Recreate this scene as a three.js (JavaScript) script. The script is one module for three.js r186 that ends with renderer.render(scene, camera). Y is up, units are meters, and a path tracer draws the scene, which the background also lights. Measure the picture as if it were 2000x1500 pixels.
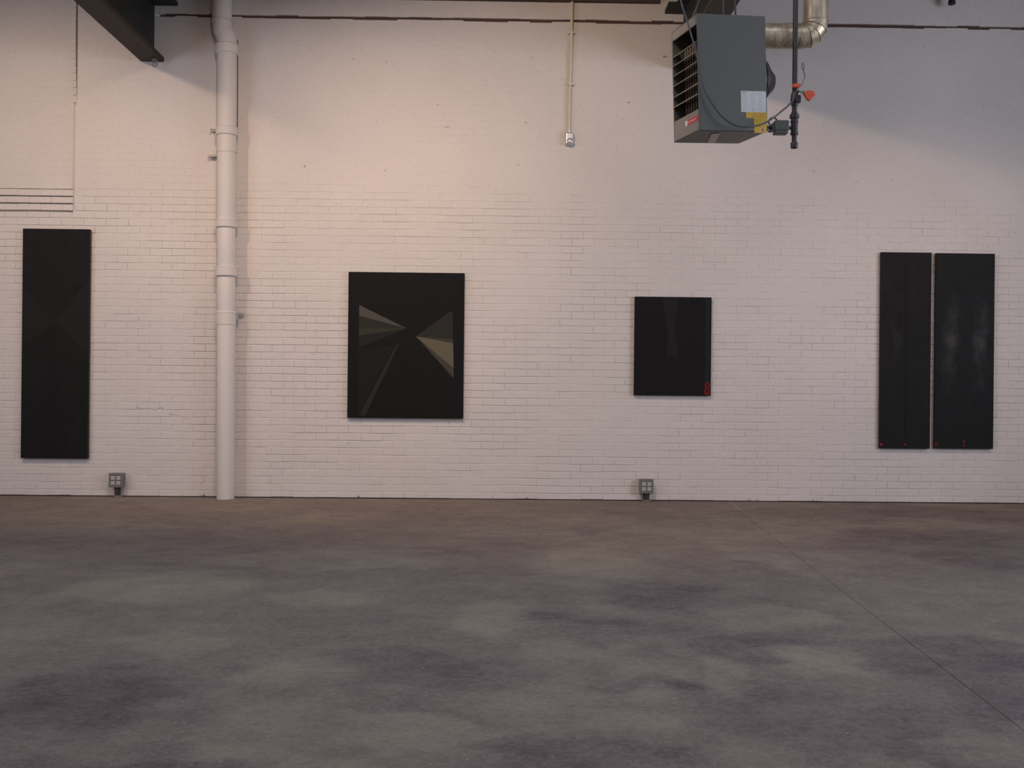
import * as THREE from 'three';
import { RoundedBoxGeometry } from 'three/addons/geometries/RoundedBoxGeometry.js';
import { mergeGeometries } from 'three/addons/utils/BufferGeometryUtils.js';
import { RectAreaLightUniformsLib } from 'three/addons/lights/RectAreaLightUniformsLib.js';

// ---------------------------------------------------------------- camera, light, exposure
const scene = new THREE.Scene();
scene.background = new THREE.Color(0x9fb0c8);
const camera = new THREE.PerspectiveCamera(42.19, 4 / 3, 0.1, 60);
camera.rotation.order = 'YXZ';
camera.position.set(0, 1.13, 9.72);
camera.rotation.set(0, -0.016, 0.0100);
scene.add(camera);
const renderer = new THREE.WebGLRenderer({ antialias: true });
renderer.toneMapping = THREE.LinearToneMapping;
renderer.toneMappingExposure = 0.62;
renderer.shadowMap.enabled = true;
RectAreaLightUniformsLib.init();

const RX = 8, RZ = 13, RH = 5.15;                     // room half width, depth, height
const DAY = new THREE.Color().setRGB(0.85, 0.89, 1.07);      // daylight through frosted glass
const WARM = new THREE.Color().setRGB(1.0, 0.705, 0.51);      // incandescent floods
function areaLight(color, intensity, w, h, pos, target) {
  const l = new THREE.RectAreaLight(color, intensity, w, h);
  l.position.set(...pos); l.lookAt(...target); scene.add(l); return l;
}
areaLight(DAY, 10.5, 6.0, 2.5, [RX - 0.03, 2.6, 7.0], [0, 2.6, 7.0]);          // right-hand windows
areaLight(DAY, 6.5, 4.0, 2.5, [-RX + 0.03, 2.6, 6.0], [0, 2.6, 6.0]);         // left-hand windows
areaLight(DAY, 4.2, 6.0, 1.6, [0, RH - 0.02, 5.8], [0, 0, 5.8]);              // roof light

// ---------------------------------------------------------------- helpers
let seed = 20177;
function rnd() { seed = (seed * 1664525 + 1013904223) >>> 0; return seed / 4294967296; }
const rr = (a, b) => a + (b - a) * rnd();
const PERM = new Float32Array(65536);
{ let s = 991; for (let i = 0; i < 65536; i++) { s = (s * 1664525 + 1013904223) >>> 0; PERM[i] = s / 4294967296; } }
function vnoise(x, y) {
  const xi = Math.floor(x), yi = Math.floor(y), fx = x - xi, fy = y - yi;
  const u = fx * fx * (3 - 2 * fx), v = fy * fy * (3 - 2 * fy);
  const h = (a, b) => PERM[((a & 255) << 8) | (b & 255)];
  const a = h(xi, yi), b = h(xi + 1, yi), c = h(xi, yi + 1), d = h(xi + 1, yi + 1);
  return a + (b - a) * u + (c - a) * v + (a - b - c + d) * u * v;
}
function fbm(x, y, o) { let s = 0, a = 0.5, t = 0; for (let i = 0; i < o; i++) { s += a * vnoise(x, y); t += a; x = x * 2.03 + 17.3; y = y * 2.03 + 9.1; a *= 0.5; } return s / t; }
const clamp = (v, a = 0, b = 1) => Math.min(b, Math.max(a, v));
const smooth = (a, b, v) => { const t = clamp((v - a) / (b - a)); return t * t * (3 - 2 * t); };

const used = new Map();
function numbered(n) { const k = used.get(n) || 0; used.set(n, k + 1); return k ? `${n}_${String(k).padStart(3, '0')}` : n; }
function flags(m) { m.castShadow = true; m.receiveShadow = true; return m; }
function part(name, geo, mat, parent, label) {
  const g = Array.isArray(geo) ? mergeGeometries(geo.map(x => { const y = x.index ? x.toNonIndexed() : x; return y; })) : geo;
  const m = flags(new THREE.Mesh(g, mat)); m.name = name; parent.add(m);
  if (label) m.userData.label = label;
  return m;
}
function thing(name, label, category, pos = [0, 0, 0], group) {
  const o = new THREE.Group(); o.name = numbered(name); o.position.set(...pos); scene.add(o);
  o.userData = { label, category }; if (group) o.userData.group = group; return o;
}
function structure(name, label, category) {
  const o = new THREE.Group(); o.name = name; scene.add(o);
  o.userData = { label, category, kind: 'structure' }; return o;
}
function box(w, h, d, x = 0, y = 0, z = 0) { return new THREE.BoxGeometry(w, h, d).translate(x, y, z); }
function span(x0, x1, y0, y1, z0, z1) { return box(x1 - x0, y1 - y0, z1 - z0, (x0 + x1) / 2, (y0 + y1) / 2, (z0 + z1) / 2); }
function rbox(w, h, d, r, x = 0, y = 0, z = 0, s = 2) { return new RoundedBoxGeometry(w, h, d, s, r).translate(x, y, z); }
function cyl(r0, r1, h, x = 0, y = 0, z = 0, n = 24) { return new THREE.CylinderGeometry(r1, r0, h, n).translate(x, y + h / 2, z); }   // stands on y
function lathe(pts, n = 36) { return new THREE.LatheGeometry(pts.map(p => new THREE.Vector2(...p)), n); }
function tube(pts, r, seg = 60, n = 8) { return new THREE.TubeGeometry(new THREE.CatmullRomCurve3(pts.map(p => new THREE.Vector3(...p))), seg, r, n); }
const mat = (r, g, b, o = {}) => new THREE.MeshStandardMaterial({ color: new THREE.Color().setRGB(r, g, b), roughness: 0.7, ...o });
function dataTex(w, h, fn, srgb = true) {
  const d = new Uint8Array(w * h * 4);
  for (let j = 0; j < h; j++) for (let i = 0; i < w; i++) {
    const c = fn((i + 0.5) / w, (j + 0.5) / h), k = (j * w + i) * 4;
    d[k] = clamp(c[0]) * 255; d[k + 1] = clamp(c[1]) * 255; d[k + 2] = clamp(c[2]) * 255; d[k + 3] = 255;
  }
  const t = new THREE.DataTexture(d, w, h); t.magFilter = THREE.LinearFilter; t.minFilter = THREE.LinearMipmapLinearFilter; t.generateMipmaps = true;
  t.wrapS = t.wrapT = THREE.MirroredRepeatWrapping; if (srgb) t.colorSpace = THREE.SRGBColorSpace; t.needsUpdate = true; return t;
}
function canvasTex(w, h, draw) {
  const c = document.createElement('canvas'); c.width = w; c.height = h; draw(c.getContext('2d'), w, h);
  const t = new THREE.CanvasTexture(c); t.colorSpace = THREE.SRGBColorSpace; return t;
}
const lin2s = v => v <= 0.0031308 ? 12.92 * v : 1.055 * Math.pow(v, 1 / 2.4) - 0.055;

// ---------------------------------------------------------------- wall materials
// paint coat over the whole back wall, 16 m x 5.15 m: brush mottling, pock marks and chips
const pocks = [[-0.504, 3.631, 9], [0.265, 3.682, 7], [0.194, 3.271, 7], [1.27, 3.897, 7], [-1.846, 4.375, 5], [-1.422, 4.282, 5], [-1.099, 4.252, 5], [-0.052, 4.377, 5], [-1.884, 3.228, 6], [-1.192, 3.686, 4], [-0.596, 3.845, 4], [-1.103, 3.203, 4], [4.175, 4.483, 5], [4.916, 3.914, 4], [3.1, 3.245, 6], [3.53, 3.15, 5], [1.62, 4.35, 10]];
for (let i = 0; i < 330; i++) { const y = 2.6 + 2.0 * Math.pow(rnd(), 0.8); pocks.push([rr(-7.5, 7.5), y, rr(1.5, 3.6)]); }
for (let i = 0; i < 110; i++) pocks.push([rr(-7.5, 7.5), rr(0.1, 2.6), rr(1.5, 3)]);
const PW = 2048, PH = 1024;
// two hairline cracks low on the wall and the chipped nicks along its foot
for (const l of [[[-3.48, 0.868], [-3.43, 0.848], [-3.366, 0.858], [-3.301, 0.839], [-3.261, 0.868], [-3.222, 0.854]], [[-3.182, 0.805], [-3.117, 0.796], [-3.053, 0.782], [-2.983, 0.753]]])
  for (let i = 0; i < l.length - 1; i++) for (let t = 0; t < 1; t += 0.12) pocks.push([l[i][0] + (l[i + 1][0] - l[i][0]) * t, l[i][1] + (l[i + 1][1] - l[i][1]) * t, 2]);
for (const x of [0.315, 2.575, 3.12, 2.50, -2.83, -4.15, -1.33]) pocks.push([x, 0.016, 8], [x + rr(-0.05, 0.05), 0.012, 6]);
const pockMask = new Float32Array(PW * PH);
for (const [x, y, r] of pocks) {
  const ci = (x + RX) / (2 * RX) * PW, cj = y / RH * PH, rpx = Math.max(0.8, r * 0.0022 / (2 * RX) * PW), sq = rr(0.6, 1.7), st = rr(0.16, 0.5) * (r > 3.7 ? 1.4 : 1);
  for (let j = Math.floor(cj - 6); j < cj + 7; j++) for (let i = Math.floor(ci - 6); i < ci + 7; i++) {
    if (i < 0 || j < 0 || i >= PW || j >= PH) continue;
    const d = Math.hypot((i + 0.5 - ci) * sq, (j + 0.5 - cj) * 1.55 / sq) / rpx; if (d < 1.3) pockMask[j * PW + i] = Math.max(pockMask[j * PW + i], st * clamp(1.3 - d));
  }
}
const paintMap = dataTex(PW, PH, (u, v) => {
  const x = u * 16, y = v * RH;
  const n = fbm(x * 1.3, y * 1.3, 4) - 0.5, f = vnoise(x * 55, y * 70) - 0.5, k = pockMask[Math.min(PH - 1, Math.floor(v * PH)) * PW + Math.min(PW - 1, Math.floor(u * PW))];
  const a = (0.90 + 0.05 * n + 0.02 * f) * (1 - 0.75 * k);
  return [a, a * (0.985 - 0.02 * k), a * (0.967 + 0.02 * (fbm(x * 0.8 + 40, y * 0.8, 2) - 0.5) - 0.05 * k)];
});
const paintBump = dataTex(512, 512, (u, v) => { const a = 0.6 * fbm(u * 40, v * 40, 3) + 0.4 * vnoise(u * 200, v * 120); return [a, a, a]; }, false);
const paintBumpFull = paintBump.clone(); paintBumpFull.repeat.set(16, 5.15); paintBumpFull.needsUpdate = true;
const wallPaint = mat(0.80, 0.775, 0.76, { map: paintMap, roughness: 0.62, bumpMap: paintBumpFull, bumpScale: 0.0016 });
const brickMats = [0, 1, 2].map(i => mat(0.624 + 0.006 * i, 0.586 + 0.006 * i, 0.552 + 0.006 * i, { roughness: 0.62, bumpMap: paintBump, bumpScale: 0.0016 }));
const plaster = mat(0.62, 0.59, 0.56, { roughness: 0.8 });
const pipePaint = mat(0.645, 0.61, 0.575, { roughness: 0.6, bumpMap: paintBump, bumpScale: 0.0008 });

// ---------------------------------------------------------------- back wall: painted brickwork
const CH = 0.0711, C0 = -0.0069, BL = 0.2155;         // course height, first bed, brick length with joint
const REC = { x: -4.09, y0: 2.766, y1: 5.2 };       // bricked-up opening
const wall = structure('wall_back', 'white painted brick wall behind the paintings', 'wall');
part('wall_core', span(-RX - 0.3, RX + 0.3, 0, RH, -0.40, -0.10), plaster, wall);
function jointDepth(x, y) {
  const up = smooth(2.75, 3.15, y);
  const m = smooth(0.42, 0.64, 0.55 * fbm(x * 4.2 + 5, y * 9.5 + 3, 3) + 0.45 * fbm(x * 0.9 + 11, y * 1.3, 2));
  return (0.0002 + 0.0046 * m) * (1 - up) + (0.0001 + 0.0010 * m) * up;
}
function inRecess(x, y) { return x < REC.x && y > REC.y0 && y < REC.y1; }
part('ledge_timber', span(-3.3, RX, 4.664, 4.720, -0.09, -0.022), mat(0.085, 0.05, 0.036, { roughness: 0.95 }), wall, 'bare brown timber in the open joint');
{ // mortar bed
  const xs = [], ys = [];
  for (let x = -RX; x < RX + 0.001; x += 0.04) xs.push(x);
  xs.push(-4.150, -4.142, -4.096, -4.091); xs.sort((a, b) => a - b);
  for (let y = 0; y < RH; y += 0.035) if (Math.abs(y - 4.692) > 0.04) ys.push(y);
  for (const y of [2.748, 2.757, 4.664, 4.674, 4.709, 4.716]) ys.push(y);
  ys.push(RH); ys.sort((a, b) => a - b);
  const P = [], U = [], I = [];
  for (const y of ys) for (const x of xs) {
    let z = -jointDepth(x, y);
    if (inRecess(x + 0.04, y + 0.010)) z = (y < 3.0 ? -0.070 : -0.049);
    if (y > 3.85 && x > -4.145 && x < -4.094) z = -0.098;
    if (y > 4.672 && y < 4.712 && x > -3.3) z = -0.075;
    if (y < 0.01) z = -0.03;
    P.push(x, y, z); U.push((x + RX) / 16, y / RH);
  }
  const w = xs.length;
  for (let j = 0; j < ys.length - 1; j++) for (let i = 0; i < w - 1; i++) { const a = j * w + i; I.push(a, a + 1, a + w + 1, a, a + w + 1, a + w); }
  const g = new THREE.BufferGeometry(); g.setAttribute('position', new THREE.Float32BufferAttribute(P, 3)); g.setAttribute('uv', new THREE.Float32BufferAttribute(U, 2)); g.setIndex(I); g.computeVertexNormals();
  part('mortar_bed', g, wallPaint, wall);
}
// one brick: front face with an arris on four sides, flanks running back; w,h face size, depth d
function brickArrays(w, h, b, d, dz, bx = 0.0007) {
  const x = w / 2, y = h / 2, q = [[-x, -y], [x, -y], [x, y], [-x, y]], f = [[-x + bx, -y + b], [x - bx, -y + b], [x - bx, y - b], [-x + bx, y - b]];
  const T = [], tri = (a, c, e) => T.push(...a, ...c, ...e), quad = (a, c, e, g) => { tri(a, c, e); tri(a, e, g); };
  const F = f.map((p, i) => [p[0], p[1], dz[i]]), M = q.map((p, i) => [p[0], p[1], dz[i] - b * 0.5]), B = q.map(p => [p[0], p[1], -d]);
  quad(F[0], F[1], F[2], F[3]);
  for (let i = 0; i < 4; i++) { const n = (i + 1) % 4; quad(M[i], M[n], F[n], F[i]); quad(B[i], B[n], M[n], M[i]); }
  return T;
}
const paintings = [[-4.60, -3.92, 0.35, 2.6], [-1.46, -0.30, 0.77, 2.22], [1.33, 2.11, 1.02, 2.01], [3.73, 4.90, 0.52, 2.47]];
const brickList = [];
for (let k = 0; ; k++) {
  let y0 = C0 + k * CH, y1 = y0 + CH; if (y0 >= RH) break;
  if (k === 0) y0 = 0.006;
  if (y1 > RH) y1 = RH;
  const rec = y0 > REC.y0 - 0.01 && y1 < REC.y1 + 0.02;
  const bounds = rec ? [[-RX, REC.x], [REC.x, RX]] : [[-RX, RX]];
  for (const [a, b] of bounds) {
    const infill = rec && b === REC.x, end = infill ? b - 0.005 - 0.034 * smooth(3.2, 4.5, (y0 + y1) / 2) : b;   // the infill leaves a tapering gap at its jamb
    for (let x = -RX - BL + (k % 2) * BL / 2 + rr(-0.006, 0.006); x < end; x += BL) {
      const x0 = Math.max(a, x); let x1 = Math.min(end, x + BL); if (infill && end - x1 < 0.06) x1 = end;
      if (x1 - x0 < 0.03 || (infill && end - x < 0.06)) continue;
      brickList.push({ x0, x1, y0, y1, full: x1 - x0 > BL - 0.001 && y1 - y0 > CH - 0.001, rec: infill });
    }
  }
}
// the 300 bricks that show best lie between and below the paintings in the middle of the wall
const open = brickList.filter(b => b.full && !b.rec && b.y1 < 2.6 && !paintings.some(p => b.x1 > p[0] && b.x0 < p[1] && b.y1 > p[2] && b.y0 < p[3]));
open.forEach(b => { b.d = Math.hypot(((b.x0 + b.x1) / 2 - 0.5) * 0.75, (b.y0 + b.y1) / 2 - 1.25); });
open.sort((a, b) => a.d - b.d);
const single = new Set(open.slice(0, 300));
const variants = [];
for (let v = 0; v < 16; v++) {
  const w = BL - rr(0.0006, 0.0022), h = CH - rr(0.0045, 0.0075), z = rr(0.0009, 0.0020);
  const T = brickArrays(w, h, 0.0036, 0.05, [0, 1, 2, 3].map(() => z + rr(-0.0007, 0.0007)));
  const U = []; const ou = rr(0, 1), ov = rr(0, 1);
  for (let i = 0; i < T.length; i += 3) U.push(ou + T[i], ov + T[i + 1]);
  const g = new THREE.BufferGeometry(); g.setAttribute('position', new THREE.Float32BufferAttribute(T, 3)); g.setAttribute('uv', new THREE.Float32BufferAttribute(U, 2)); g.computeVertexNormals(); variants.push(g);
}
{
  const P = [], U = []; let n = 0;
  for (const b of brickList) {
    const cx = (b.x0 + b.x1) / 2, cy = (b.y0 + b.y1) / 2;
    if (single.has(b)) {
      const m = part(n ? `brick_${String(n).padStart(3, '0')}` : 'brick', variants[Math.floor(rnd() * 16)], brickMats[Math.floor(rnd() * 3)], wall); n++;
      m.position.set(cx + rr(-0.001, 0.001), cy + rr(-0.0015, 0.0015), 0); m.rotation.z = rr(-0.004, 0.004); continue;
    }
    const up = smooth(2.75, 3.15, cy), s = 1 - 0.85 * up;
    let w = b.x1 - b.x0 - (0.0012 + rr(-0.0008, 0.0008)) * (1 - 0.55 * up), h = b.y1 - b.y0 - (0.006 + rr(-0.0015, 0.0015)) * (1 - 0.55 * up), z = rr(0.0010, 0.0021) * s, oy = rr(-0.0015, 0.0015) * s, ox = 0;
    if (b.rec) { z -= 0.048; if (cy < 2.97) { h = CH - 0.013; z += 0.034; w = b.x1 - b.x0 - 0.001; } else if (cy < 3.05) { h -= 0.006; oy += 0.004; } }
    else if (b.x0 < REC.x && Math.abs(b.y1 - REC.y0) < 0.02) { h -= 0.010; oy -= 0.005; }
    if (b.x0 > -3.4 && Math.abs(b.y1 - 4.692) < 0.036) { const q = rr(0.010, 0.024); h -= q; oy -= q / 2; } else if (b.x0 > -3.4 && Math.abs(b.y0 - 4.692) < 0.036) { const q = rr(0.004, 0.014); h -= q; oy += q / 2; }
    const T = brickArrays(w, h, 0.0036 - 0.002 * up, 0.06, [0, 1, 2, 3].map(() => z + rr(-0.0010, 0.0010) * s));
    for (let i = 0; i < T.length; i += 3) { const x = T[i] + cx + ox, y = T[i + 1] + cy + oy; P.push(x, y, T[i + 2]); U.push((x + RX) / 16, y / RH); }
  }
  const g = new THREE.BufferGeometry(); g.setAttribute('position', new THREE.Float32BufferAttribute(P, 3)); g.setAttribute('uv', new THREE.Float32BufferAttribute(U, 2)); g.computeVertexNormals();
  const m = part('brickwork', g, wallPaint, wall); m.userData.kind = 'stuff';
}

// ---------------------------------------------------------------- floor: two concrete pours and the joint between them
const JX = z => 2.265 - 0.0785 * z;                   // joint line on the floor
const stains = [[1, -1.76, 4.29, 0.44, 0.38], [1, -1.18, 3.41, 0.64, 0.40], [1, -1.38, 5.46, 0.24, 0.16], [1, -0.93, 4.46, 0.24, 0.25], [1, -0.66, 6.50, 0.28, 0.28], [1, -0.92, 6.01, 0.13, 0.16], [1, 0.67, 3.68, 0.41, 0.76], [1, -0.01, 5.00, 0.19, 0.29], [1, 0.35, 5.65, 0.32, 0.27], [1, 0.34, 6.17, 0.40, 0.26], [1, 1.29, 4.86, 0.33, 0.30], [1, 0.87, 5.78, 0.12, 0.36], [1, 1.98, 3.28, 0.41, 0.48], [1, -0.26, 6.54, 0.33, 0.18], [1, 1.53, 6.56, 0.20, 0.18], [1, 1.43, 5.70, 0.19, 0.15],
  [-1, 1.03, 6.27, 0.32, 0.44], [-1, 3.26, 2.60, 0.69, 0.94], [-1, 3.60, 0.9, 1.3, 0.55], [-1, -1.57, 6.20, 0.43, 0.31], [-1, -0.41, 5.81, 0.30, 0.24], [-1, 0.59, 5.89, 0.18, 0.09], [-1, 0.28, 6.69, 0.35, 0.13], [-1, 0.90, 4.34, 0.34, 0.29], [-1, 1.11, 5.47, 0.24, 0.21], [-1, 0.46, 4.94, 0.32, 0.17], [-1, -1.01, 6.72, 0.30, 0.08], [-1, 1.91, 5.62, 0.33, 0.31], [-1, 1.40, 6.40, 0.34, 0.28], [-1, 1.85, 6.15, 0.25, 0.22]];
const specks = new Map();
for (let i = 0; i < 9000; i++) { const x = rr(-6, 6), z = rr(0, 8.5); specks.set(Math.floor(x / 0.006) * 4001 + Math.floor(z / 0.006), rr(0.15, 0.6)); }
function floorColor(x, z) {
  const wx = x + 0.52 * (fbm(x * 2.6 + 3, z * 2.6, 5) - 0.5), wz = z + 0.66 * (fbm(x * 2.6 + 50, z * 2.6 + 8, 5) - 0.5);
  let s = 0;
  for (const [k, cx, cz, ra, rb] of stains) { const dx = (wx - cx) / ra, dz = (wz - cz) / rb, d = dx * dx + dz * dz; if (d < 1.7) s += k * smooth(1.7, 0.35, d); }
  s = clamp(s, -1, 1) * 0.52 + 1.1 * (fbm(x * 1.4 + 20, z * 1.4 + 7, 6) - 0.5) + 0.9 * (fbm(x * 7, z * 9 + 31, 4) - 0.5);
  const g = (vnoise(x * 160, z * 160) - 0.5) * 0.26 + (vnoise(x * 50 + 9, z * 60) - 0.5) * 0.22;
  let a = 0.188 * (1 + 0.40 * s + g);
  if (z < 0.7) { const q = Math.abs(x - JX(z) - 0.02) + 0.05 * (fbm(x * 20, z * 9, 2) - 0.5); if (q < 0.03) a += 0.05; }   // pale grout smear on the joint
  const k = specks.get(Math.floor(x / 0.006) * 4001 + Math.floor(z / 0.006)); if (k) a += 0.28 * k;
  const t = clamp(0.5 + 0.7 * s);
  return [lin2s(a * (1.14 + 0.00 * t)), lin2s(a * (0.92 + 0.09 * t)), lin2s(a * (0.885 - 0.09 * t))];
}
const floor = structure('floor', 'mottled grey-brown polished concrete floor', 'floor');
const floorBump = dataTex(512, 512, (u, v) => { const a = 0.5 * fbm(u * 60, v * 60, 3) + 0.5 * vnoise(u * 250, v * 250); return [a, a, a]; }, false);
function slab(x0, x1, left) {                          // uv window 8 m x 9 m
  const sh = new THREE.Shape(), e = left ? -0.001 : 0.001;
  const far = 0, near = RZ;
  if (left) { sh.moveTo(-RX - 0.3, far); sh.lineTo(JX(far) + e, far); sh.lineTo(JX(near) + e, near); sh.lineTo(-RX - 0.3, near); }
  else { sh.moveTo(JX(far) + e, far); sh.lineTo(RX + 0.3, far); sh.lineTo(RX + 0.3, near); sh.lineTo(JX(near) + e, near); }
  sh.closePath();
  const g = new THREE.ExtrudeGeometry(sh, { depth: 0.12, bevelEnabled: true, bevelSize: 0.002, bevelThickness: 0.002, bevelOffset: -0.002, bevelSegments: 1 });
  g.rotateX(Math.PI / 2);                              // shape y becomes z, depth runs down
  g.translate(0, -0.002, 0);
  const p = g.attributes.position, uv = g.attributes.uv;
  for (let i = 0; i < p.count; i++) uv.setXY(i, (p.getX(i) - x0) / (x1 - x0), p.getZ(i) / 8.5);
  const map = dataTex(left ? 2048 : 1536, 2048, (u, v) => floorColor(x0 + u * (x1 - x0), v * 8.5));
  const b = floorBump.clone(); b.repeat.set((x1 - x0) / 0.9, 8.5 / 0.9); b.wrapS = b.wrapT = THREE.MirroredRepeatWrapping; b.needsUpdate = true;
  return part('concrete_slab', g, new THREE.MeshPhysicalMaterial({ map, roughness: 0.8, specularIntensity: 0.22, bumpMap: b, bumpScale: 0.0012 }), floor);
}
slab(-5.2, 2.4, true); slab(1.2, 6.4, false);
part('sub_base', span(-RX - 0.3, RX + 0.3, -0.3, -0.03, -0.4, RZ + 0.3), mat(0.05, 0.045, 0.04, { roughness: 1 }), floor);

// ---------------------------------------------------------------- the rest of the shell (outside the picture)
const sideMat = mat(0.60, 0.57, 0.54, { roughness: 0.85 });
const glowGlass = new THREE.MeshStandardMaterial({ color: 0xdfe6ee, roughness: 0.6, emissive: DAY, emissiveIntensity: 1.2 });
const sash = mat(0.10, 0.11, 0.11, { roughness: 0.5 });
function sideWall(name, sx, z0, z1, y0, y1, label) {
  const w = structure(name, label, 'wall'), a = sx * RX, b = sx * (RX + 0.3), X = [Math.min(a, b), Math.max(a, b)];
  part('masonry', [span(...X, 0, RH, 0, z0), span(...X, 0, RH, z1, RZ), span(...X, 0, y0, z0, z1), span(...X, y1, RH, z0, z1)], sideMat, w);
}
function sideWindow(name, sx, z0, z1, y0, y1, label, panes) {
  const w = structure(name, label, 'window'), x = sx * (RX + 0.06), dz = (z1 - z0) / panes;
  for (let i = 0; i < panes; i++) part('pane', span(x - 0.006, x + 0.006, y0 + 0.04, y1 - 0.04, z0 + i * dz + 0.025, z0 + (i + 1) * dz - 0.025), glowGlass, w);
  const f = [span(x - 0.02, x + 0.02, y0, y0 + 0.05, z0, z1), span(x - 0.02, x + 0.02, y1 - 0.05, y1, z0, z1)];
  for (let i = 0; i <= panes; i++) f.push(box(0.04, y1 - y0, 0.05, x, (y0 + y1) / 2, clamp(z0 + i * dz, z0 + 0.025, z1 - 0.025)));
  part('window_frame', f, sash, w);
}
sideWall('wall_right', 1, 4, 10, 1.35, 3.85, 'plain painted side wall with a long window');
sideWindow('window_1', 1, 4, 10, 1.35, 3.85, 'long frosted window in the right-hand wall', 6);
sideWall('wall_left', -1, 4, 8, 1.35, 3.85, 'plain painted side wall with a frosted window');
sideWindow('window_2', -1, 4, 8, 1.35, 3.85, 'frosted window in the left-hand wall', 4);
part('masonry', span(-RX - 0.3, RX + 0.3, 0, RH, RZ, RZ + 0.3), sideMat, structure('wall_front', 'plain painted wall behind the camera', 'wall'));
{
  const c = structure('ceiling', 'dark timber roof deck', 'ceiling'), deck = mat(0.20, 0.15, 0.11, { roughness: 0.85 });
  part('roof_deck', [span(-RX - 0.3, -3, RH, RH + 0.2, -0.4, RZ + 0.3), span(3, RX + 0.3, RH, RH + 0.2, -0.4, RZ + 0.3), span(-3, 3, RH, RH + 0.2, -0.4, 5.0), span(-3, 3, RH, RH + 0.2, 6.6, RZ + 0.3)], deck, c);
  const s = structure('window_3', 'frosted roof light in the timber deck', 'roof light');
  for (let i = 0; i < 4; i++) part('pane', span(-3 + i * 1.5 + 0.03, -1.5 + i * 1.5 - 0.03, RH + 0.03, RH + 0.045, 5.03, 6.57), glowGlass, s);
  const f = []; for (let i = 0; i <= 4; i++) f.push(box(0.06, 0.06, 1.6, clamp(-3 + i * 1.5, -2.97, 2.97), RH + 0.03, 5.8));
  part('window_frame', f, sash, s);
}
{ // timber plate on top of the wall, its lower edge just shows
  const t = structure('trim_1', 'dark timber plate along the top of the brick wall', 'trim');
  part('timber_plate', span(-3.05, 1.55, 4.862, RH, 0.0, 0.05), mat(0.085, 0.055, 0.04, { roughness: 0.9 }), t);
}

// ---------------------------------------------------------------- steel beams
const steel = mat(0.016, 0.018, 0.015, { roughness: 0.62 }), rustySteel = mat(0.036, 0.027, 0.020, { roughness: 0.75 });
function beam(x, label, skew) {
  const o = thing('steel_beam', label, 'beam', [x, 4.222, 0.0], 'steel roof beams');
  const L = 12.6;
  part('bottom_flange', rbox(0.226, 0.048, L, 0.008, 0, 0.024, L / 2), rustySteel, o, 'rusty brown bottom flange');
  part('web', box(0.030, 0.52, L, 0, 0.048 + 0.26, L / 2), steel, o);
  part('top_flange', rbox(0.226, 0.04, L, 0.008, 0, 0.588, L / 2), steel, o);
  part('packing_timber', box(0.12, RH - 4.222 - 0.608, L, 0, (RH - 4.222 + 0.608) / 2, L / 2), rustySteel, o);
  for (const s of [-1, 1]) { part('fillet_angle', [box(0.055, 0.012, L, s * 0.0425, 0.053, L / 2), box(0.012, 0.06, L, s * 0.021, 0.078, L / 2)], steel, o); }
  part('bearing_plate', box(0.44, 0.035, 0.22, 0.02, 0.565, 0.11), steel, o);
  o.rotation.y = skew;
  return o;
}
beam(-3.366, 'dark steel roof beam with rusty flange above the tall black canvas', 0.0);
beam(1.815, 'dark steel roof beam running over the unit heater', 0.0);
{
  const o = thing('beam_clamp', 'small metal beam clamp hanging under the end of the steel beam', 'clamp', [-3.31, 4.222, 0.10]);
  const m = mat(0.22, 0.21, 0.19, { roughness: 0.45, metalness: 0.6 });
  part('jaw', rbox(0.045, 0.02, 0.05, 0.004, 0, -0.010, 0), m, o);
  part('bolt', cyl(0.006, 0.006, 0.035, 0.012, -0.045, 0, 10), m, o);
  part('ring', new THREE.TorusGeometry(0.022, 0.004, 8, 24).translate(0, -0.055, 0), m, o);
}
{
  const o = thing('hanger_rod', 'short dark rod end hanging against the wall high above the pair of canvases', 'rod', [4.385, 4.855, 0.13]);
  part('rod', cyl(0.030, 0.030, RH - 4.875, 0, 0.02, 0, 16), steel, o);
  part('end_cap', lathe([[0, 0], [0.030, 0], [0.035, 0.006], [0.035, 0.026], [0.030, 0.032]], 20), steel, o);
}

// ---------------------------------------------------------------- flood lamps on the roof (above the frame)
const lampBlack = mat(0.02, 0.02, 0.02, { roughness: 0.5 });
function flood(x, y, z, tx, ty, cd, cone, label) {
  const o = thing('flood_lamp', label, 'lamp', [x, y, z], 'warm flood lamps under the roof deck');
  const h = new THREE.Group(); h.name = 'lamp_head'; o.add(h);
  const can = part('housing', lathe([[0.0, -0.16], [0.05, -0.16], [0.06, -0.10], [0.095, 0.02], [0.10, 0.05], [0.094, 0.05], [0.088, 0.02], [0.05, -0.09], [0, -0.09]], 28), lampBlack, h);
  const lens = part('lens', new THREE.CylinderGeometry(0.086, 0.086, 0.006, 28).translate(0, 0.02, 0), new THREE.MeshStandardMaterial({ color: 0xfff2dd, emissive: WARM, emissiveIntensity: 3 }), h, 'glowing warm lens');
  const dir = new THREE.Vector3(tx - x, ty - y, 0 - z).normalize();
  h.quaternion.setFromUnitVectors(new THREE.Vector3(0, 1, 0), dir);
  part('stem', cyl(0.012, 0.012, Math.max(0.02, RH - y), 0, 0, 0, 10), lampBlack, o);
  const l = new THREE.SpotLight(WARM, cd, 0, cone, 1, 2);
  l.position.set(x, y, z).addScaledVector(dir, 0.065); l.target.position.set(tx, ty, 0); l.castShadow = true; l.shadow.radius = 4; l.shadow.mapSize.set(2048, 2048);
  scene.add(l, l.target);
}
flood(-1.55, 4.95, 3.5, -1.9, 2.0, 29, 0.76, 'black flood lamp aimed at the wall between the downpipe and the middle painting');
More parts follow.
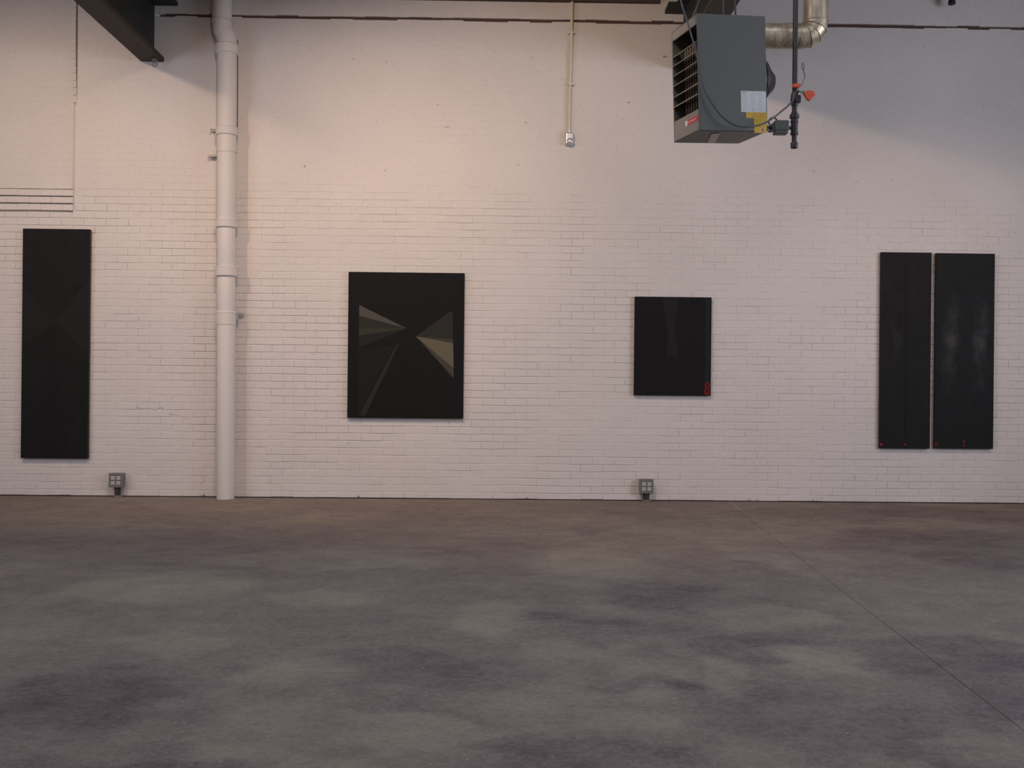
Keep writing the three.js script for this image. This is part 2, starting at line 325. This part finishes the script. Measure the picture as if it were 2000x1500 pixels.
flood(-4.65, 4.77, 3.5, -4.3, 2.1, 40, 0.78, 'black flood lamp aimed at the wall beyond the tall black canvas');
flood(-0.50, 4.90, 4.3, 1.0, 1.75, 46, 0.9, 'black flood lamp aimed at the wall beside the unit heater');
flood(4.60, 4.95, 3.6, 4.1, 0.7, 18, 0.62, 'black flood lamp aimed low at the wall under the pair of canvases');

// ---------------------------------------------------------------- downpipe
{
  const o = thing('downpipe', 'white painted cast iron downpipe with hub joints on the brick wall', 'pipe', [-2.589, 0, 0.112]);
  o.rotation.z = 0.0062;
  const P = (y0, y1, r0, r1 = r0, x = 0) => part('pipe_section', lathe([[0, y0], [r0, y0], [r1, y1], [0, y1]]), pipePaint, o).position.x = x;
  P(0.0, 1.70, 0.083, 0.086); P(1.70, 2.19, 0.086); P(2.19, 2.64, 0.086); P(2.64, 3.53, 0.090); P(3.53, 4.33, 0.090);
  const hub = (y0, y1, r) => part('hub', lathe([[0.084, y0 - 0.004], [r - 0.004, y0], [r, y0 + 0.008], [r, y1 - 0.012], [r + 0.004, y1 - 0.010], [r + 0.004, y1], [0.084, y1 + 0.004]]), pipePaint, o);
  hub(1.668, 1.795, 0.0925); hub(2.135, 2.226, 0.105); hub(2.602, 2.680, 0.102); hub(3.487, 3.565, 0.102); hub(4.270, 4.360, 0.104);
  part('ridge', new THREE.TorusGeometry(0.0915, 0.0035, 8, 36).rotateX(Math.PI / 2).translate(0, 3.325, 0), pipePaint, o);
  // offset bend and the upper length, shifted towards the beam
  part('offset_bend', tube([[0, 4.30, 0], [0, 4.38, 0], [-0.012, 4.44, 0], [-0.040, 4.50, 0], [-0.050, 4.56, 0], [-0.052, 4.64, 0]], 0.0915, 24, 32), pipePaint, o);
  part('pipe_section', tube([[-0.052, 4.60, 0], [-0.052, 5.12, 0]], 0.095, 2, 32), pipePaint, o);
  part('lip', new THREE.TorusGeometry(0.094, 0.006, 8, 36).rotateX(Math.PI / 2).translate(-0.050, 4.585, 0), pipePaint, o);
  part('strand', tube([[0.092, 4.42, -0.03], [0.094, 4.0, -0.03], [0.093, 3.56, -0.03]], 0.004, 8, 6), mat(0.06, 0.05, 0.05), o, 'thin dark strand added as the shadow gap beside the pipe');  // dark tube stands for the shadow gap along the pipe, no real cable
  const clip = mat(0.42, 0.40, 0.37, { roughness: 0.6 });
  part('wall_clip', [rbox(0.085, 0.010, 0.03, 0.003, -0.135, 3.566, -0.06), rbox(0.010, 0.055, 0.03, 0.003, -0.105, 3.53, -0.06), rbox(0.012, 0.035, 0.03, 0.003, -0.172, 3.556, -0.08)], pipePaint, o);
  part('wall_clip', [rbox(0.105, 0.022, 0.03, 0.004, -0.145, 0, -0.07).rotateZ(0.12).translate(0, 3.325, 0)], clip, o, 'bare grey wall clip');
  part('wall_clip', [rbox(0.075, 0.018, 0.03, 0.004, 0.115, 1.787, -0.07), rbox(0.016, 0.07, 0.03, 0.003, 0.095, 1.752, -0.05)], clip, o);
}

// ---------------------------------------------------------------- conduit with sensor box
{
  const o = thing('wall_conduit', 'cream surface conduit ending in a small silver box on the wall', 'conduit', [0.690, 3.44, 0]);
  const cream = mat(0.60, 0.56, 0.44, { roughness: 0.5 });
  part('conduit', tube([[-0.002, 0.13, 0.02], [0.0, 0.5, 0.02], [0.010, 0.9, 0.021], [0.016, RH - 3.45, 0.02]], 0.016, 24, 12), cream, o);
  for (const y of [0.62, 1.12]) part('strap', rbox(0.060, 0.022, 0.010, 0.003, 0.006, y, 0.034), cream, o);
  const silver = mat(0.62, 0.62, 0.60, { roughness: 0.32, metalness: 0.55 });
  part('housing', rbox(0.088, 0.125, 0.055, 0.018, 0, 0.085, 0.028, 4), silver, o, 'silver box');
  part('dome', new THREE.SphereGeometry(0.034, 24, 14).scale(1, 1, 0.7).translate(0.006, 0.055, 0.055), silver, o);
  part('collar', cyl(0.022, 0.020, 0.022, 0, 0.145, 0.024, 16), silver, o);
}

// ---------------------------------------------------------------- power boxes near the floor
function powerBox(x, y, stub, label) {
  const o = thing('outlet_box', label, 'outlet', [x, 0, 0], 'grey outlet boxes on floor stubs');
  const grey = mat(0.20, 0.195, 0.185, { roughness: 0.45, metalness: 0.4 }), white = mat(0.50, 0.50, 0.48, { roughness: 0.5 }), dark = mat(0.035, 0.032, 0.024, { roughness: 0.8 });
  part('box', rbox(0.128, 0.135, 0.075, 0.008, 0, y, 0.040), grey, o);
  part('cover_plate', rbox(0.134, 0.140, 0.006, 0.0028, 0, y, 0.081), grey, o);
  for (const sx of [-1, 1]) for (const sy of [-1, 1]) {
    const r = part('receptacle_face', rbox(0.036, 0.033, 0.008, 0.0035, sx * 0.026, y + sy * 0.024 - 0.002, 0.086), white, o, 'pale receptacle face');
    part('slot', [box(0.003, 0.012, 0.002, sx * 0.026 - 0.007, y + sy * 0.024, 0.0905), box(0.003, 0.010, 0.002, sx * 0.026 + 0.007, y + sy * 0.024, 0.0905)], dark, r);
  }
  part('conduit_stub', cyl(stub, stub, y - 0.06, 0.004, 0, 0.040, 18), dark, o, 'dark conduit stub');
  part('lock_nut', new THREE.CylinderGeometry(stub + 0.008, stub + 0.008, 0.014, 6).translate(0.004, y - 0.075, 0.040), dark, o);
  part('floor_flange', lathe([[stub, 0.018], [stub + 0.006, 0.014], [stub + 0.022, 0.004], [stub + 0.022, 0]], 20).translate(0.004, 0, 0.040), mat(0.14, 0.12, 0.10), o);
}
powerBox(-3.650, 0.165, 0.026, 'grey outlet box on a floor stub between tall black canvas and downpipe');
powerBox(1.470, 0.150, 0.030, 'grey outlet box on a floor stub under the small black painting');

// ---------------------------------------------------------------- paintings
const edgeBlack = mat(0.012, 0.011, 0.011, { roughness: 0.7 });
const weave = dataTex(256, 256, (u, v) => { const a = 0.5 + 0.25 * Math.sin(u * 256 * 0.8) * Math.sin(v * 256 * 0.8) + 0.3 * (fbm(u * 30, v * 30, 3) - 0.5); return [a, a, a]; }, false);
function blackGround(c, w, h, tone, rgb = [1, 1, 1]) {
  c.fillStyle = `rgb(${tone * rgb[0] | 0},${tone * rgb[1] | 0},${tone * rgb[2] | 0})`; c.fillRect(0, 0, w, h);
  for (let i = 0; i < 700; i++) { const g = tone + rr(-7, 8); c.globalAlpha = 0.20; c.fillStyle = `rgb(${g | 0},${g | 0},${g | 0})`; c.fillRect(rr(-20, w), rr(-20, h), rr(6, 60), rr(8, 90)); }
  c.globalAlpha = 1;
}
function poly(c, w, h, col, pts, a = 1) { c.globalAlpha = a; c.fillStyle = col; c.beginPath(); pts.forEach(([x, y], i) => i ? c.lineTo(x * w, y * h) : c.moveTo(x * w, y * h)); c.closePath(); c.fill(); c.globalAlpha = 1; }
function painting(name, label, x0, x1, y0, y1, draw, tw, th, tilt = 0, rough = 0.7) {
  const W = x1 - x0, H = y1 - y0, D = 0.038;
  const o = thing(name, label, 'painting', [(x0 + x1) / 2, y0, 0.004]); o.rotation.z = tilt;
  part('stretcher', rbox(W, H, D, 0.004, 0, H / 2, D / 2), edgeBlack, o);
  const face = new THREE.BoxGeometry(W - 0.004, H - 0.004, 0.002).translate(0, H / 2, D + 0.0005);
  part('canvas_face', face, new THREE.MeshPhysicalMaterial({ map: canvasTex(tw, th, draw), roughness: rough, specularIntensity: 0.35, bumpMap: weave, bumpScale: 0.0004 }), o, 'painted canvas front');
}
painting('black_canvas', 'tall narrow plain black canvas beside the downpipe', -4.580, -3.938, 0.367, 2.584, (c, w, h) => {
  blackGround(c, w, h, 22);
  poly(c, w, h, '#202020', [[0, 0.25], [0.48, 0.40], [0, 0.52]], 0.5); poly(c, w, h, '#222222', [[1, 0.22], [0.5, 0.40], [1, 0.55]], 0.5); poly(c, w, h, '#131313', [[0.47, 0.42], [0.75, 1], [0.25, 1]], 0.5);
}, 300, 1024);
painting('wedge_painting', 'black painting with pale grey wedges fanning from its centre', -1.441, -0.316, 0.787, 2.203, (c, w, h) => {
  blackGround(c, w, h, 20);
  const A = [0.505, 0.383], B = [0.585, 0.437];
  poly(c, w, h, '#4e4b45', [A, [0.093, 0.226], [0.093, 0.300]]);
  poly(c, w, h, '#2c2d26', [A, [0.093, 0.300], [0.093, 0.388]]);
  poly(c, w, h, '#35362d', [A, [0.093, 0.388], [0.093, 0.437]]);
  poly(c, w, h, '#222320', [A, [0.093, 0.437], [0.093, 0.520]]);
  poly(c, w, h, '#2b2b2a', [B, [0.885, 0.262], [0.900, 0.262], [0.905, 0.390]]);
  poly(c, w, h, '#2b2c27', [B, [0.905, 0.375], [0.905, 0.465]]);
  poly(c, w, h, '#3c3a34', [B, [0.907, 0.455], [0.908, 0.485]]);
  poly(c, w, h, '#625c4c', [B, [0.908, 0.482], [0.915, 0.655]]);
  poly(c, w, h, '#424137', [B, [0.915, 0.655], [0.915, 0.722]]);
  poly(c, w, h, '#2a2a29', [[0.425, 0.485], [0.44, 0.49], [0.155, 0.985], [0.10, 0.985]]);
  poly(c, w, h, '#1e1e1e', [[0.093, 0.53], [0.093, 0.98], [0.40, 0.50]], 0.6);
  c.fillStyle = '#141416'; c.fillRect(0.925 * w, 0, 0.075 * w, h); c.fillRect(0, 0, 0.075 * w, h);
}, 812, 1024);
painting('small_black_painting', 'small near-black painting with red mark in its lower corner', 1.344, 2.095, 1.033, 1.995, (c, w, h) => {
  blackGround(c, w, h, 20);
  poly(c, w, h, '#262626', [[0.36, 0.0], [0.56, 0.0], [0.52, 0.35], [0.58, 0.6], [0.42, 0.6], [0.44, 0.35]], 0.55);
  poly(c, w, h, '#111111', [[0.07, 0.15], [0.4, 0.2], [0.42, 0.5], [0.1, 0.55]], 0.7); poly(c, w, h, '#121212', [[0.65, 0.45], [0.92, 0.45], [0.92, 0.75], [0.75, 0.7]], 0.7);
  c.fillStyle = '#1c2127'; c.fillRect(0.925 * w, 0, 0.06 * w, 0.86 * h);
  c.strokeStyle = '#74181d'; c.lineWidth = 0.022 * w; c.beginPath(); c.ellipse(0.955 * w, 0.895 * h, 0.022 * w, 0.028 * h, 0, 0, 7); c.stroke();
  c.beginPath(); c.ellipse(0.950 * w, 0.955 * h, 0.026 * w, 0.026 * h, 0, 0, 7); c.stroke(); c.fillStyle = '#7a181c'; c.fillRect(0.93 * w, 0.975 * h, 0.05 * w, 0.02 * h);
}, 798, 1024);
painting('narrow_black_canvas', 'narrower black canvas of the hanging pair with dark centre seam', 3.756, 4.253, 0.536, 2.457, (c, w, h) => {
  blackGround(c, w, h, 28, [0.97, 1, 1]);
  poly(c, w, h, '#141414', [[0.47, 0.05], [0.52, 0.1], [0.53, 1], [0.48, 1]], 0.75); poly(c, w, h, '#2b2b2b', [[0.2, 0.35], [0.45, 0.45], [0.3, 0.55]], 0.5); poly(c, w, h, '#1a1a1a', [[0, 0.6], [0.45, 0.55], [0.45, 1], [0, 1]], 0.4);
  c.fillStyle = '#8f2030'; c.fillRect(0.0, 0.975 * h, 0.05 * w, 0.012 * h); c.fillRect(0.485 * w, 0.975 * h, 0.04 * w, 0.009 * h);
}, 265, 1024);
painting('wide_black_canvas', 'wider black canvas of the hanging pair with smoky grey haze', 4.298, 4.877, 0.540, 2.454, (c, w, h) => {
  blackGround(c, w, h, 21);
  for (let i = 0; i < 240; i++) { const y = 0.45 + 0.26 * (rnd() + rnd() - 1), s = rnd() < 0.55 ? 0.26 : 0.76; c.globalAlpha = 0.045; c.fillStyle = "#606066"; c.beginPath(); c.ellipse((s + 0.16 * (rnd() + rnd() - 1)) * w, y * h, rr(4, 26), rr(10, 60), rr(-0.3, 0.3), 0, 7); c.fill(); }
  c.globalAlpha = 1; poly(c, w, h, '#161616', [[0.46, 0.3], [0.52, 0.3], [0.6, 1], [0.42, 1]], 0.6); poly(c, w, h, '#151515', [[0, 0.78], [1, 0.80], [1, 1], [0, 1]], 0.5);
  c.fillStyle = '#a02432'; c.fillRect(0.49 * w, 0.955 * h, 0.018 * w, 0.018 * h); c.fillRect(0.49 * w, 0.979 * h, 0.018 * w, 0.009 * h); c.fillStyle = '#5a1a20'; c.fillRect(0.0, 0.97 * h, 0.05 * w, 0.02 * h);
}, 310, 1024, 0, 0.62);

// ---------------------------------------------------------------- unit heater
{
  const TH = 0.225, W = 0.455, H = 0.70, D = 0.39;
  const u = [Math.cos(TH), -Math.sin(TH)], v = [-Math.sin(TH), -Math.cos(TH)];
  const o = thing('unit_heater', 'grey gas unit heater with louvered outlet hanging under the roof beam', 'heater', [1.218 + u[0] * W / 2 + v[0] * D / 2, 2.700, 3.70 + u[1] * W / 2 + v[1] * D / 2]);
  o.rotation.set(0.04, TH, 0.045);
  const outlet = mat(0.185, 0.172, 0.148, { roughness: 0.45 }), litBlade = mat(0.30, 0.26, 0.18, { roughness: 0.5 }), grey = mat(0.072, 0.076, 0.068, { roughness: 0.45 }), inner = mat(0.17, 0.155, 0.14, { roughness: 0.7 }), iron = mat(0.03, 0.028, 0.03, { roughness: 0.5 });  // outlet face and louvers share the grey paint; warm lamp light is coloured in
  const t = 0.012, x0 = -W / 2, x1 = W / 2, z0 = -D / 2, z1 = D / 2;
  part('side_panel', rbox(W, H, t, 0.005, 0, H / 2, z1 - t / 2), grey, o);
  part('side_panel', rbox(W, H, t, 0.005, 0, H / 2, z0 + t / 2), grey, o);
  part('top_panel', rbox(W, t, D - 2 * t, 0.004, 0, H - t / 2, 0), grey, o);
  part('bottom_panel', rbox(W, t, D - 2 * t, 0.004, 0, t / 2, 0), grey, o);
  part('bottom_rail', rbox(0.05, 0.008, D * 0.75, 0.003, -0.04, -0.004, 0).rotateY(-0.35), mat(0.40, 0.37, 0.33, { roughness: 0.4 }), o, 'pale rail under the cabinet');
  part('rear_panel', rbox(t, H - 2 * t, D - 2 * t, 0.004, x1 - t / 2, H / 2, 0), grey, o);
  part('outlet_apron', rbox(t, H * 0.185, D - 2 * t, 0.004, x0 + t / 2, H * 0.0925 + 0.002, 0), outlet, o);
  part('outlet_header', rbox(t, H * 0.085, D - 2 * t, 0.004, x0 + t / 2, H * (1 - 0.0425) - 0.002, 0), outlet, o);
  part('burner_box', box(0.16, H - 0.06, D - 2 * t - 0.02, 0.12, H / 2, 0), inner, o);
  for (let i = 0; i < 9; i++) part('heat_exchanger_tube', rbox(0.10, H * 0.62, 0.016, 0.006, x0 + 0.12, H * 0.52, z0 + 0.045 + i * (D - 0.09) / 8), mat(0.16, 0.115, 0.08, { roughness: 0.6, metalness: 0.3 }), o);
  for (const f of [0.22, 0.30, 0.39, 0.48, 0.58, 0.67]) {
    const l = part('louver', rbox(0.052, 0.0045, D - 2 * t, 0.002), litBlade, o); l.position.set(x0 + 0.018, H * (1 - f), 0); l.rotation.z = 0.55;
  }
  // stickers on the near side
  const stick = (name, w, h, x, y, draw, tw, th, label) => part(name, box(w, h, 0.0012, x, y, z1 + 0.0006), new THREE.MeshStandardMaterial({ map: canvasTex(tw, th, draw), roughness: 0.5 }), o, label);
  stick('rating_label', 0.168, 0.128, x1 - 0.092, H * 0.257, (c, w, h) => {
    c.fillStyle = '#b4b6b4'; c.fillRect(0, 0, w, h); c.fillStyle = '#9a9d9c';
    for (let i = 0; i < 13; i++) for (let j = 0; j < 3; j++) c.fillRect(w * (0.06 + j * 0.31), h * (0.10 + i * 0.065), w * rr(0.12, 0.26), h * 0.022);
    c.fillStyle = '#6d7072'; c.fillRect(w * 0.05, h * 0.045, w * 0.18, h * 0.03); c.fillRect(w * 0.45, h * 0.90, w * 0.06, h * 0.04);
  }, 256, 200, 'pale rating label with fine print');
  stick('warning_label', 0.138, 0.036, x1 - 0.075, H * 0.140, (c, w, h) => { c.fillStyle = '#b48f1c'; c.fillRect(0, 0, w, h); c.fillStyle = '#8f7a18'; for (let i = 0; i < 3; i++) c.fillRect(w * 0.3, h * (0.2 + i * 0.25), w * 0.6, h * 0.06); }, 200, 64, 'yellow warning label');
  stick('warning_label', 0.085, 0.090, x1 - 0.0485, H * 0.0505, (c, w, h) => { c.fillStyle = '#b48f1c'; c.fillRect(0, 0, w, h); c.fillStyle = '#8f7a18'; for (let i = 0; i < 7; i++) c.fillRect(w * 0.1, h * (0.08 + i * 0.08), w * 0.75, h * 0.02); c.fillStyle = '#b98f5c'; c.fillRect(w * 0.45, h * 0.72, w * 0.5, h * 0.24); c.fillStyle = '#6b4a1c'; c.fillRect(w * 0.6, h * 0.7, w * 0.12, h * 0.2); }, 128, 128, 'yellow warning label');
  const badge = part('badge', box(0.0012, 0.032, 0.165, x0 - 0.0006, H * 0.115, z1 - 0.090), mat(0.42, 0.03, 0.035, { roughness: 0.4 }), o, 'red maker badge');
  part('badge_emblem', box(0.0014, 0.032, 0.030, x0 - 0.0007, H * 0.115, z1 - 0.188), mat(0.6, 0.6, 0.58), badge);
  part('badge_lettering', [0, 1, 2, 3, 4, 5].map(i => box(0.0006, 0.010, 0.010, x0 - 0.0015, H * 0.115, z1 - 0.160 + i * 0.021)), mat(0.62, 0.45, 0.42), badge);
  // fan guard on the rear
  part('fan_guard', lathe([[0.150, 0], [0.150, 0.012], [0.135, 0.050], [0.09, 0.085], [0.06, 0.120], [0.0, 0.124]], 32).rotateZ(-Math.PI / 2).translate(x1, H * 0.49, 0.03), iron, o, 'dark domed fan guard');
  for (let i = 0; i < 5; i++) part('guard_ring', new THREE.TorusGeometry(0.150 - i * 0.026, 0.003, 6, 36).rotateY(Math.PI / 2).translate(x1 + 0.020 + i * 0.026, H * 0.49, 0.03), iron, o);
  // hanger rods up to the deck
  for (const [hx, hz] of [[0.035, 0.02], [0.115, 0.02]]) { part('hanger_rod', cyl(0.0065, 0.0065, RH - 2.690 - H, hx, H, hz, 10), iron, o); part('rod_nut', new THREE.CylinderGeometry(0.013, 0.013, 0.014, 6).translate(hx, H + 0.007, hz), iron, o); }
  for (const hz of [0.17]) part('hook_bolt', tube([[-0.20, H, hz - 0.12], [-0.17, H + 0.06, hz - 0.12], [-0.13, H + 0.14, hz - 0.14]], 0.006, 12, 8), iron, o);
}

// ---------------------------------------------------------------- flue
{
  const spangle = dataTex(256, 256, (u, v) => { const a = 0.80 + 0.18 * (vnoise(u * 34, v * 34) - 0.5) + 0.3 * (fbm(u * 7, v * 7, 3) - 0.5); return [a * 0.86, a * 0.80, a * 0.68]; });
  const galv = new THREE.MeshStandardMaterial({ map: spangle, metalness: 0.6, roughness: 0.42 });
  const o = thing('flue_duct', 'galvanised flue pipe elbowing up behind the gas pipe', 'duct', [1.60, 3.365, 3.40]);
  const r = 0.0775, R = 0.095, ex = 0.32;              // elbow begins at ex
  part('horizontal_pipe', new THREE.CylinderGeometry(r, r, ex, 36, 1, true).rotateZ(Math.PI / 2).translate(ex / 2, 0, 0), galv, o);
  for (let k = 0; k < 4; k++) {                        // four gores of the elbow
    const ring = (a, rad) => { const p = []; for (let i = 0; i <= 32; i++) { const t = i / 32 * Math.PI * 2; const q = R + Math.cos(t) * rad; p.push([ex + Math.sin(a) * q, R - Math.cos(a) * q, Math.sin(t) * rad]); } return p; };
    const a0 = k * Math.PI / 8, a1 = (k + 1) * Math.PI / 8, A = ring(a0, r + 0.0015 * (k % 2)), B = ring(a1, r + 0.0015 * (k % 2)), P = [], U = [];
    for (let i = 0; i < 32; i++) { for (const q of [A[i], B[i], B[i + 1], A[i], B[i + 1], A[i + 1]]) { P.push(...q); U.push(q[0] * 3, q[1] * 3 + q[2]); } }
    const g = new THREE.BufferGeometry(); g.setAttribute('position', new THREE.Float32BufferAttribute(P, 3)); g.setAttribute('uv', new THREE.Float32BufferAttribute(U, 2)); g.computeVertexNormals();
    part('elbow_gore', g, galv, o);
    const s = new THREE.TorusGeometry(r + 0.002, 0.003, 6, 40).rotateY(Math.PI / 2).rotateZ(a1).translate(ex + Math.sin(a1) * R, R - Math.cos(a1) * R, 0);
    part('elbow_seam', s, galv, o);
  }
  part('vertical_pipe', new THREE.CylinderGeometry(r, r, RH - 3.365 - R, 36, 1, true).translate(ex + R, R + (RH - 3.365 - R) / 2, 0), galv, o);
  part('crimp_ring', new THREE.TorusGeometry(r + 0.001, 0.003, 6, 40).rotateY(Math.PI / 2).translate(ex - 0.015, 0, 0), galv, o);
}

// ---------------------------------------------------------------- gas pipe with valve
{
  const iron = mat(0.022, 0.018, 0.020, { roughness: 0.45 }), orange = mat(0.52, 0.075, 0.03, { roughness: 0.5 }), brass = mat(0.25, 0.27, 0.16, { roughness: 0.4, metalness: 0.5 });
  const o = thing('gas_pipe', 'black iron gas pipe with orange valve handle beside the unit heater', 'pipe', [1.838, 2.612, 3.56]);
  part('riser', cyl(0.0155, 0.0155, 1.30, 0, 0.02, 0, 18), iron, o);
  part('offset_pipe', tube([[0, 1.30, 0], [0.01, 1.37, 0], [0.10, 1.46, 0], [0.20, 1.55, 0], [0.215, 1.64, 0], [0.215, RH - 2.612, 0]], 0.0155, 40, 14), iron, o);
  part('drip_cap', lathe([[0, 0], [0.018, 0], [0.022, 0.006], [0.022, 0.034], [0.016, 0.040]], 20), iron, o);
  part('tee', [cyl(0.021, 0.021, 0.075, 0, 0.090, 0, 18), cyl(0.024, 0.024, 0.012, 0, 0.084, 0, 18), cyl(0.024, 0.024, 0.012, 0, 0.160, 0, 18)], iron, o);
  part('union', [cyl(0.021, 0.021, 0.05, 0, 0.172, 0, 18), new THREE.CylinderGeometry(0.030, 0.030, 0.022, 8).translate(0, 0.198, 0)], iron, o);
  const vb = part('valve_body', [cyl(0.020, 0.026, 0.035, 0, 0.265, 0, 18), cyl(0.026, 0.020, 0.045, 0, 0.300, 0, 18), rbox(0.035, 0.045, 0.05, 0.006, 0.012, 0.300, 0.015)], iron, o);
  part('valve_stem', cyl(0.009, 0.009, 0.05, 0, 0, 0, 12).rotateX(Math.PI / 2).translate(0.012, 0.345, 0.010), brass, o);
  part('stem_nut', new THREE.CylinderGeometry(0.015, 0.015, 0.014, 6).rotateX(Math.PI / 2).translate(0.018, 0.350, 0.060), mat(0.6, 0.6, 0.58, { metalness: 0.7, roughness: 0.3 }), o, 'bright nut');
  part('valve_lever', new THREE.ExtrudeGeometry(new THREE.Shape([[0.0, 0.012], [0.045, -0.008], [0.05, -0.03], [0.02, -0.012], [-0.005, 0]].map(p => new THREE.Vector2(...p))), { depth: 0.006, bevelEnabled: true, bevelSize: 0.002, bevelThickness: 0.002, bevelSegments: 2 }).translate(0.012, 0.345, 0.045), brass, o);
  part('lever_grip', new THREE.ExtrudeGeometry(new THREE.Shape([[0.030, -0.018], [0.052, -0.002], [0.082, -0.006], [0.094, -0.026], [0.062, -0.058], [0.050, -0.052]].map(p => new THREE.Vector2(...p))), { depth: 0.014, bevelEnabled: true, bevelSize: 0.004, bevelThickness: 0.004, bevelSegments: 3 }).translate(0.014, 0.345, 0.040), orange, o, 'orange plastic lever grip');
  part('lever_stop', rbox(0.050, 0.026, 0.030, 0.007, 0.004, 0.382, 0.020), orange, o, 'orange stop tab');
  part('pigtail_wire', tube([[0.022, 0.36, 0.02], [0.040, 0.40, 0.02], [0.056, 0.445, 0.02], [0.048, 0.475, 0.02], [0.036, 0.505, 0.02], [0.043, 0.528, 0.02], [0.050, 0.500, 0.02], [0.046, 0.480, 0.02]], 0.0022, 40, 6), iron, o, 'thin dark strand added as the shadow gap beside the pipe');
  // branch to the heater
  part('branch_nipple', cyl(0.011, 0.011, 0.06, 0, 0, 0, 14).rotateZ(Math.PI / 2).translate(-0.012, 0.128, 0), iron, o);
  const gv = mat(0.085, 0.095, 0.088, { roughness: 0.45, metalness: 0.3 });
  part('gas_valve', [rbox(0.088, 0.066, 0.07, 0.008, -0.085, 0.135, 0), rbox(0.082, 0.026, 0.06, 0.006, -0.087, 0.098, 0), rbox(0.026, 0.040, 0.05, 0.006, -0.138, 0.128, 0)], gv, o, 'grey gas control valve');
  part('flex_loop', new THREE.TorusGeometry(0.026, 0.0045, 8, 28, 4.2).rotateZ(-0.3).translate(-0.142, 0.155, 0.03), iron, o);
  part('flex_loop', new THREE.TorusGeometry(0.017, 0.0045, 8, 28).translate(-0.158, 0.110, 0.03), iron, o);
  part('inlet_pipe', cyl(0.012, 0.012, 0.13, 0, 0, 0, 14).rotateZ(Math.PI / 2).translate(-0.145, 0.128, 0), iron, o);
}
{
  const o = part('power_cable', tube([[0.90, RH, 3.55], [0.985, 4.4, 3.66], [1.045, 3.75, 3.72], [1.088, 3.461, 3.735], [1.127, 3.338, 3.735], [1.165, 3.215, 3.735], [1.191, 3.122, 3.735], [1.207, 3.03, 3.735], [1.239, 2.922, 3.732], [1.287, 2.836, 3.73], [1.35, 2.759, 3.725], [1.428, 2.711, 3.72], [1.521, 2.703, 3.71], [1.628, 2.739, 3.68], [1.725, 2.811, 3.66], [1.820, 2.905, 3.592], [1.842, 2.96, 3.585]], 0.0055, 160, 8), mat(0.060, 0.063, 0.065, { roughness: 0.45 }), scene);
  o.name = numbered('power_cable'); o.userData = { label: 'thin grey cable drooping across the side of the unit heater', category: 'cable' };
}

renderer.render(scene, camera);
